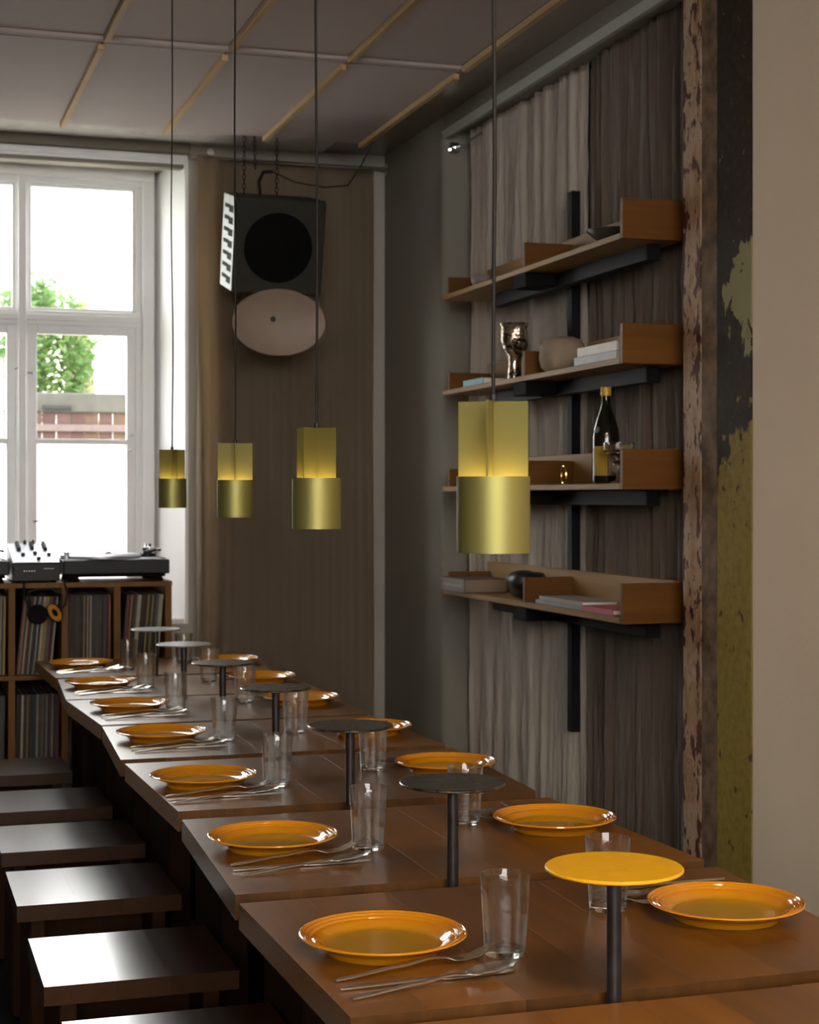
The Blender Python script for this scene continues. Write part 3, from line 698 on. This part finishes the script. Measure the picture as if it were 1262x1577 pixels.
ea = va - .75; em.build('emblem', plain('white_print', (.45, .45, .43), .6), bt, (.0402 * math.cos(ea), .0402 * math.sin(ea), .1655), (0, R(-14), ea))
# clear glass compote with a ball stem
o = MB().lathe([(0, .001), (.026, .0), (.028, .002), (.026, .005), (.010, .010), (.007, .020), (.009, .030), (.017, .038), (.020, .050), (.017, .062), (.009, .070), (.010, .078), (.030, .086), (.046, .094), (.048, .100), (.048, .122), (.0455, .123),
                (.0455, .101), (.043, .097), (.028, .091), (0, .089)], 56).build('glass_compote', M['glass'], None, (2.105, 4.525, zs[2])); tag(o, 'clear glass footed dish with ball stem beside the wine bottle', 'glassware')

# ------------------------------------------------------------------ record shelf
RY0, RY1 = 6.75, 7.10
rk = empty('record_shelf', (.6, 6.92, 0), 'wooden record shelf under the window filled with vinyl', 'shelf')
xs = [1.125 - .2085 * k for k in range(6)]
zb_ = [1.045, .678, .285]
for z in zb_: MB().box((xs[-1] - .614, RY0 - 6.92, z - .010), (1.14 - .6, RY1 - 6.92, z + .010), .0015).build('board', M['rack'], rk)
for x in xs:
    for zt, zl in ((1.0345, .6885), (.6675, .2955)):
        MB().box((x - .0135 - .6, RY0 - 6.92 + .002, zl), (x + .0135 - .6, RY1 - 6.92, zt), .0012).build('divider', M['rack'], rk)
MB().box((xs[-1] - .6, .155, .30), (.525, .17, 1.03)).build('back_panel', M['table_leg'], rk)
for x in (xs[-1] - .6 + .02, -.03, .52):
    for yy in (-.14, .14): MB().box((x - .02, yy - .02, 0), (x + .018, yy + .02, .2745), .002).build('leg', M['table_leg'], rk)
colours = [('cream', (.42, .38, .30)), ('grey', (.17, .17, .18)), ('black', (.03, .03, .03)), ('brown', (.11, .055, .03)), ('dark red', (.16, .03, .035)), ('ochre', (.32, .21, .05)), ('slate blue', (.05, .10, .13)), ('olive', (.10, .10, .05))]
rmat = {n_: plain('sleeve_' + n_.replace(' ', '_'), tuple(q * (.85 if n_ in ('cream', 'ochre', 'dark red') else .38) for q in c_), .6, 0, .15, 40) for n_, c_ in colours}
rmat['pink'] = plain('sleeve_pink', (.33, .06, .12), .6)
cname = ['right-hand', 'second from right', 'third from right', 'fourth from right', 'fifth from right']
rw = random.Random(3)
ones = 'first second third fourth fifth sixth seventh eighth ninth'.split()
ORD = ones + 'tenth eleventh twelfth thirteenth fourteenth fifteenth sixteenth seventeenth eighteenth nineteenth twentieth'.split()
ORD += ['twenty-' + q for q in ones] + ['thirtieth'] + ['thirty-' + q for q in ones] + ['fortieth'] + ['forty-' + q for q in ones]
me_c = {}
for row, (zt, zl) in enumerate(((1.0345, .6885), (.6675, .2955))):
    for c_ in range(5 if row == 0 else 5):
        if c_ > 3: continue
        x1, x0 = xs[c_] - .0145, xs[c_ + 1] + .0145
        lean = [.085, .012, .10, .02][c_] if row == 0 else [.05, .02, .02, .02][c_]
        k_ = -1; h = .312; x = x0 + .002; span = h * math.sin(lean)
        while True:
            th = rw.choice([.0045, .005, .006, .007, .009]); 
            if x + th + span > x1 - .001: break
            nm = rw.choice(['cream', 'grey', 'grey', 'black', 'black', 'brown', 'brown', 'dark red', 'ochre', 'slate blue', 'olive', 'cream'])
            if row == 0 and c_ == 2 and x - x0 < .012 and x - x0 > .003: nm = 'pink'
            key = (nm, th, row == 0)
            if key not in me_c:
                hh = h; mb = MB().box((0, 0, 0), (th * .93, .31, hh), .0006); me_ = mb.mesh('record_sleeve'); me_.materials.append(rmat[nm]); me_c[key] = me_
            o = bpy.data.objects.new('record_sleeve', me_c[key]); C.objects.link(o)
            dy = rw.uniform(0, .022)
            o.location = (x, RY0 + .012 + dy, zl + .0006 + (0 if True else 0)); o.rotation_euler = (0, lean + rw.uniform(-.004, .0), 0)
            comp = f'{cname[c_]} compartment of the {"upper" if row == 0 else "lower"} row'
            k_ += 1; tag(o, f'{nm} record sleeve, {ORD[k_]} from the left, {comp}', 'record', f'records in the {comp}')
            x += th / math.cos(lean) + .0004

# turntables, mixer, headphones
SHZ = 1.0556
def turntable(x, y, label):
    t = empty('turntable', (x, y, SHZ), label, 'turntable', 'black turntables on the record shelf')
    MB().box((-.215, -.165, .030), (.215, .165, .088), .005).build('body', M['black'], t)
    MB().box((-.20, -.15, .018), (.20, .15, .0298), .003).build('underbody', M['rubber'], t)
    for sx_ in (-.17, .17):
        for sy_ in (-.125, .125): MB().lathe([(0, 0), (.024, 0), (.026, .004), (.020, .0178), (0, .0178)], 20, (sx_, sy_, 0)).build('foot', M['rubber'], t)
    MB().box((-.205, -.155, .0882), (.205, .155, .0905), .001).build('top_plate', M['silver'], t)
    p = MB().lathe([(0, .091), (.160, .091), (.166, .094), (.166, .103), (.160, .107), (0, .107)], 64, (-.045, 0, 0)).build('platter', M['silver'], t)
    MB().lathe([(0, .1072), (.150, .1072), (.151, .1085), (.02, .1095), (0, .1095)], 64, (-.045, 0, 0)).build('slip_mat', plain('pale_slipmat', (.62, .64, .70), .6), t)
    MB().lathe([(0, .1096), (.0035, .1096), (.003, .122), (0, .123)], 12, (-.045, 0, 0)).build('spindle', M['chrome'], t)
    MB().lathe([(0, .1096), (.018, .1096), (.016, .114), (.008, .120), (0, .120)], 24, (-.02, -.02, 0)).build('record_adapter', M['chrome'], t)
    MB().lathe([(0, .0906), (.036, .0906), (.036, .104), (.024, .108), (.022, .128), (0, .130)], 28, (.160, .085, 0)).build('tonearm_base', M['black'], t)
    a = MB().tube([(.170, .135, .132), (.160, .085, .134), (.158, -.02, .132), (.150, -.075, .128), (.125, -.112, .122)], .004, 8)
    a.lathe([(0, -.014), (.015, -.012), (.015, .012), (0, .014)], 16, (.172, .14, .132)); a.build('tonearm', M['chrome'], t)
    MB().box((.108, -.145, .110), (.130, -.110, .122), .002).build('headshell', M['black'], t)
    MB().box((.185, -.14, .0906), (.203, .02, .0935), .001).build('pitch_slider', M['black'], t)
    MB().tube([(.155, .05, .108), (.19, .03, .124), (.20, -.01, .122)], .006, 8).build('arm_rest', M['black'], t)
    MB().lathe([(0, .0906), (.011, .0906), (.010, .112), (.013, .114), (.013, .120), (0, .121)], 18, (-.195, -.10, 0)).build('strobe_post', M['silver'], t)
    return t
turntable(.918, 6.935, 'black turntable right of the mixer, under the window')
turntable(.278, 6.935, 'black turntable left of the mixer, mostly cut off by the frame')
mx_ = empty('dj_mixer', (.598, 6.935, SHZ), 'silver and black mixer between the two turntables', 'mixer')
MB().hexa([(-.094, -.16, .006), (.094, -.16, .006), (.094, .16, .006), (-.094, .16, .006), (-.094, -.16, .079), (.094, -.16, .079), (.094, .16, .148), (-.094, .16, .148)], .003).build('body', M['black'], mx_)
for sx_ in (-.07, .07):
    for sy_ in (-.13, .13): MB().lathe([(0, 0), (.01, 0), (.01, .0058), (0, .0058)], 12, (sx_, sy_, 0)).build('foot', M['rubber'], mx_)
sl = math.atan2(.069, .32)
tp_ = MB().box((-.091, -.160, .0008), (.091, .160, .0028), .0008).build('control_panel', M['silver'], mx_, (0, 0, .1135), (sl, 0, 0))
for (kx, ky, r_, h_) in [(-.055, .03, .009, .020), (-.055, .065, .009, .020), (-.055, .10, .009, .020), (-.055, .135, .009, .018), (-.022, .145, .007, .020), (.0, .12, .008, .02), (.0, .085, .008, .02), (.0, .05, .008, .02), (.012, .145, .007, .020),
                         (.052, .03, .009, .020), (.052, .065, .009, .020), (.052, .10, .009, .020), (.052, .135, .009, .018)]:
    MB().lathe([(0, .003), (r_, .003), (r_ * .8, h_), (0, h_)], 14, (kx, ky, 0)).build('knob', M['black'], tp_)
for (kx, ky) in [(-.045, -.055), (.005, -.035), (.058, -.06), (.012, -.125)]:
    MB().box((kx - .0012, ky - .028, .0029), (kx + .0012, ky + .028, .0033)).build('fader_slot', M['black'], tp_)
    MB().box((kx - .008, ky - .005, .0035), (kx + .008, ky + .005, .016), .0015).build('fader', M['black'], tp_)
for k in range(5):
    MB().box((-.05 + k * .010, -.1612, .045), (-.046 + k * .010, -.1602, .049)).build('socket', M['silver'], mx_)
    MB().box((.03 + k * .008, -.1612, .055), (.035 + k * .008, -.1602, .057)).build('socket', M['silver'], mx_)
# headphones hanging in front of the shelf
hp = empty('headphones', (.62, 6.70, .99), 'black headphones with a yellow ear pad hanging in front of the records', 'headphones')
MB().tube([(-.075, .03, .070), (-.078, -.005, .02), (-.055, -.005, -.045), (-.01, 0, -.062), (.04, 0, -.060), (.085, 0, -.02), (.092, 0, .03), (.082, .03, .072)], .004, 8).build('cable', M['black'], hp)
c_ = MB().lathe([(0, -.014), (.034, -.014), (.040, -.004), (.038, .010), (0, .014)], 32).build('ear_cup', M['rubber'], hp, (-.025, -.008, -.055), (R(78), R(10), 0))
c_ = MB().lathe([(0, -.012), (.032, -.012), (.036, -.002), (.034, .008), (0, .012)], 32).build('ear_cup', M['rubber'], hp, (.042, -.004, -.050), (R(75), R(-30), 0)); c_.scale = (.8, 1.15, 1)
yp = MB().lathe([(.014, .0), (.024, -.006), (.031, -.001), (.031, .005), (.022, .010), (.014, .006), (.014, 0)], 32).build('ear_pad', plain('yellow_foam', (.50, .24, .02), .8), hp, (.040, -.020, -.050), (R(75), R(-30), R(8))); yp.scale = (.72, 1.2, 1)
yp['label'] = 'yellow foam ear pad'
MB().tube([(-.055, -.004, -.03), (-.06, .0, .03), (-.02, .004, .044), (.03, .004, .044), (.07, .0, .02), (.065, -.004, -.035)], .005, 8).build('headband', M['black'], hp)

# ------------------------------------------------------------------ hanging speaker and the oval horn
sp = empty('speaker', (1.556, 6.60, 2.42), 'dark hanging loudspeaker with round black woofer and white slotted side', 'speaker')
TL = R(14)
hb = bpy.data.objects.new
def spart(mb, name, mat, parent=sp, loc=(0, 0, 0), rot=None): return mb.build(name, mat, parent, loc, (TL, 0, 0) if rot is None else rot)
g = plain('olive_black_paint', (.020, .019, .012), .6, Specular_IOR_Level=.25)
box = MB().hexa([(-.186, .02, -.193), (.186, .0, -.193), (.172, .25, -.193), (-.186, .26, -.193), (-.186, .02, .193), (.186, .0, .193), (.172, .25, .193), (-.186, .26, .193)], .006)
cab = spart(box, 'cabinet', g)
wf_ = MB().lathe([(0, .03), (.05, .032), (.11, .008), (.125, -.004), (.138, -.006), (.142, .0), (.142, .004), (0, .036)], 64).build('woofer', plain('woofer_cone', (.003, .003, .003), .8, Specular_IOR_Level=.1), sp, (0, 0, 0), (R(-90) + TL, 0, 0))
wf_.location = (-.006, 0.004, -.004); wf_.rotation_euler = (R(90) + TL, 0, R(-3)) if False else (R(90) + TL, 0, 0)
sd = MB().box((-.1895, .022, -.19), (-.1865, .258, .19), .001); side = spart(sd, 'side_panel', plain('speaker_side_white', (.42, .45, .43), .5))
for k in range(7):
    z = .145 - k * .048
    MB().box((-.1915, .05, z - .022), (-.1896, .13, z + .006)).box((-.1915, .12, z - .008), (-.1896, .22, z + .008)).build('slot', M['rubber'], side)
MB().tube([(-.02, .16, .19), (-.045, .17, .24), (-.045, .20, .30), (-.02, .22, .345), (.02, .22, .35)], .008, 10).build('cable', M['black'], sp)
MB().tube([(.02, .22, .35), (.12, .24, .315), (.25, .24, .300), (.35, .22, .31), (.372, .10, .37), (.385, -.1, .465)], .003, 8).build('cable', M['cord'], sp)
def chain(x0, y0, z0, x1, y1, z1, r=.0016):
    m = MB(); a, b = Vector((x0, y0, z0)), Vector((x1, y1, z1)); L = (b - a).length; n = int(L / .019); d = (b - a) / n
    for k in range(n):
        c = a + d * (k + .5); u = d.normalized(); s_ = Vector((1, 0, 0)) if k % 2 else Vector((0, 1, 0))
        P = [c + u * (.0125 * math.cos(q)) + s_ * (.0065 * math.sin(q)) for q in [2 * math.pi * j / 10 for j in range(11)]]
        m.tube(P, r, 6, False)
    return m
chain(-.128, .10, .19, -.126, .10, ZC - 2.42).build('chain', M['slate_steel'], sp)
chain(.02, .14, .19, .02, .14, ZC - 2.42).build('chain', M['slate_steel'], sp)
chain(-.05, .24, .36, -.05, .26, ZC - 2.42).build('chain', M['slate_steel'], sp)
MB().tube([(-.128 + .010 * math.sin(q), .07, .165 + .028 * math.cos(q)) for q in [2 * math.pi * j / 18 for j in range(19)]], .002, 8, False).build('hook', M['chrome'], sp)
# oval horn
t = NT('horn_resin'); v = t.coord(); f = t.noise(v, 5, 3); t.set(Base_Color=t.ramp(f, [(.3, (.30, .22, .17)), (.7, (.36, .27, .21))]), Roughness=.55); 
hn = empty('horn', (1.537, 6.56, 2.108), 'pinkish oval horn dish with a dark centre hole under the speaker', 'speaker horn')
d_ = MB().lathe([(0, 0), (.06, .003), (.12, .012), (.165, .026), (.183, .036), (.189, .0385), (.193, .035), (.186, .022), (.13, -.004), (.06, -.02), (0, -.022)], 72).build('dish', t.m, hn, (0, 0, 0), (R(90) + R(8), 0, 0))
for v_ in d_.data.vertices: v_.co.y *= .695
MB().lathe([(0, .0), (.0115, .0), (.0115, .007), (0, .007)], 24).build('hole', M['black'], hn, (-.020, .001, .012), (R(98), 0, 0))
MB().box((-.02, .10, -.03), (.02, .16, .16), .004).build('bracket', M['black'], hn)

# ------------------------------------------------------------------ outside the window
struct('ground', MB().box((-12, 8, -.2), (16, 34, .55)), plain('garden_soil', (.42, .40, .36), .9))
house = empty('house', (2, 19, .55), 'white plastered house wall outside the window', 'building')
MB().box((-8, 0, 0), (9, 5, 3.1), .05).build('wall', plain('house_plaster', (.80, .78, .74), .9, 0, .06, 1), house)
MB().hexa([(-8.4, -.5, 3.1), (9.4, -.5, 3.1), (9.4, 5.5, 3.1), (-8.4, 5.5, 3.1), (-8.4, 2.4, 4.6), (9.4, 2.4, 4.6), (9.4, 2.6, 4.6), (-8.4, 2.6, 4.6)]).build('roof', plain('roof_tile', (.5, .47, .44), .8), house)
for x in (-3.2, -.6, 3.5, 6):
    w_ = MB().box((x - .45, -.03, 1.1), (x + .45, .0, 2.4), .01).build('window', M['white_paint'], house)
    MB().box((x - .38, -.04, 1.17), (x + .38, -.031, 2.33)).build('pane', M['pane'], w_)
fence = empty('fence', (1.0, 12.0, .55), 'red-brown plank garden fence with a grey capping outside the window', 'fence')
fm = [plain('fence_red', (.036, .012, .008), .8, 0, .25), plain('fence_brown', (.05, .024, .011), .8, 0, .25), plain('fence_mauve', (.045, .019, .016), .8, 0, .25)]
for k in range(30):
    x = -1.3 + k * .10; MB().box((x, 0, 0), (x + .096, .022, 1.45), .002).build('plank', fm[(k * 7 + k // 3) % 3], fence)
MB().box((-1.35, -.035, 1.315), (1.75, -.001, 1.365), .004).build('rail', plain('fence_rail', (.07, .048, .045), .8), fence)
MB().box((-1.35, -.03, 1.452), (1.75, .12, 1.59), .01).build('capping', plain('grey_capping', (.035, .033, .027), .85, 0, .2), fence)
MB().box((.10, -.06, 1.47), (.30, -.031, 1.50), .003).build('hinge', M['black'], fence)
tree = empty('tree', (1.62, 14.2, .55), 'pale tree trunk with a bare branch outside the window', 'tree')
MB().tube([(0, 0, 0), (.03, 0, 1.4), (-.03, 0, 2.2), (.02, 0, 2.5)], [.15, .13, .11, .05], 12).build('trunk', plain('pale_bark', (.11, .09, .05), .9, 0, .3), tree)
MB().tube([(0, -.1, 2.05), (.16, -.12, 2.18), (.32, -.1, 2.30)], [.02, .013, .006], 8).build('branch', plain('dark_bark', (.10, .08, .06), .9), tree)
def leaves(cx, cy, cz, rx, ry, rz, n, size, seed, name, mat, parent):
    q = random.Random(seed); m = MB(); vs, fs = [], []
    for _ in range(n):
        while True:
            p = Vector((q.uniform(-1, 1), q.uniform(-1, 1), q.uniform(-1, 1)))
            if p.length < 1 and noise.noise(p * 2.1 + Vector((seed, 0, 0))) > -.12: break
        c = Vector((cx + p.x * rx, cy + p.y * ry, cz + p.z * rz)); s_ = size * q.uniform(.6, 1.4)
        u = Vector((q.gauss(0, 1), q.gauss(0, 1), q.gauss(0, .6))).normalized(); w = u.cross(Vector((q.gauss(0, 1), q.gauss(0, 1), q.gauss(0, 1)))).normalized()
        nn = u.cross(w) * s_ * .12; k = len(vs)
        vs += [c - u * s_, c + w * s_ * .45 + nn, c + u * s_, c - w * s_ * .45 + nn]; fs += [(k, k + 1, k + 2), (k, k + 2, k + 3)]
    m.v = [tuple(v_) for v_ in vs]; m.f = fs; m.sm = [False] * len(fs)
    me = bpy.data.meshes.new(name); me.from_pydata(m.v, [], m.f); me.materials.append(mat)
    o = bpy.data.objects.new(name, me); C.objects.link(o); o.parent = parent; o['kind'] = 'stuff'; return o
def leafmat(name, c):
    t = NT(name); t.set(Base_Color=c, Roughness=.6); tr = t.n('ShaderNodeBsdfTranslucent'); tr.inputs[0].default_value = (c[0] * 1.3, c[1] * 1.3, c[2], 1)
    mx = t.n('ShaderNodeMixShader'); mx.inputs[0].default_value = .5; t.l(t.b.outputs[0], mx.inputs[1]); t.l(tr.outputs[0], mx.inputs[2]); t.l(mx.outputs[0], t.out.inputs[0]); return t.m
g1, g2 = leafmat('leaf_green', (.055, .11, .03)), leafmat('leaf_pale_green', (.10, .16, .05))
for (x, y, z, r, n_, lb, s_) in [(1.18, 13.2, 2.45, .62, 2600, 'leafy green shrub above the fence in the right window light', 1), (.40, 13.9, 2.35, .36, 1100, 'leafy green shrub above the fence in the left window light', 5)]:
    b_ = empty('shrub', (x, y, .55), lb, 'shrub')
    MB().tube([(0, 0, 0), (.03, 0, .7), (-.02, 0, 1.3), (.05, 0, z - .2)], [.03, .025, .018, .008], 8).build('stem', plain('stem_bark', (.2, .14, .08), .9), b_)
    leaves(0, 0, z - .55 + .08, r * .72, .35, r * 1.0, n_, .035, s_, 'foliage', g1, b_)
    leaves(.05, .1, z - .55 + .05, r * .65, .35, r * .85, n_ // 2, .035, s_ + 10, 'foliage', g2, b_)
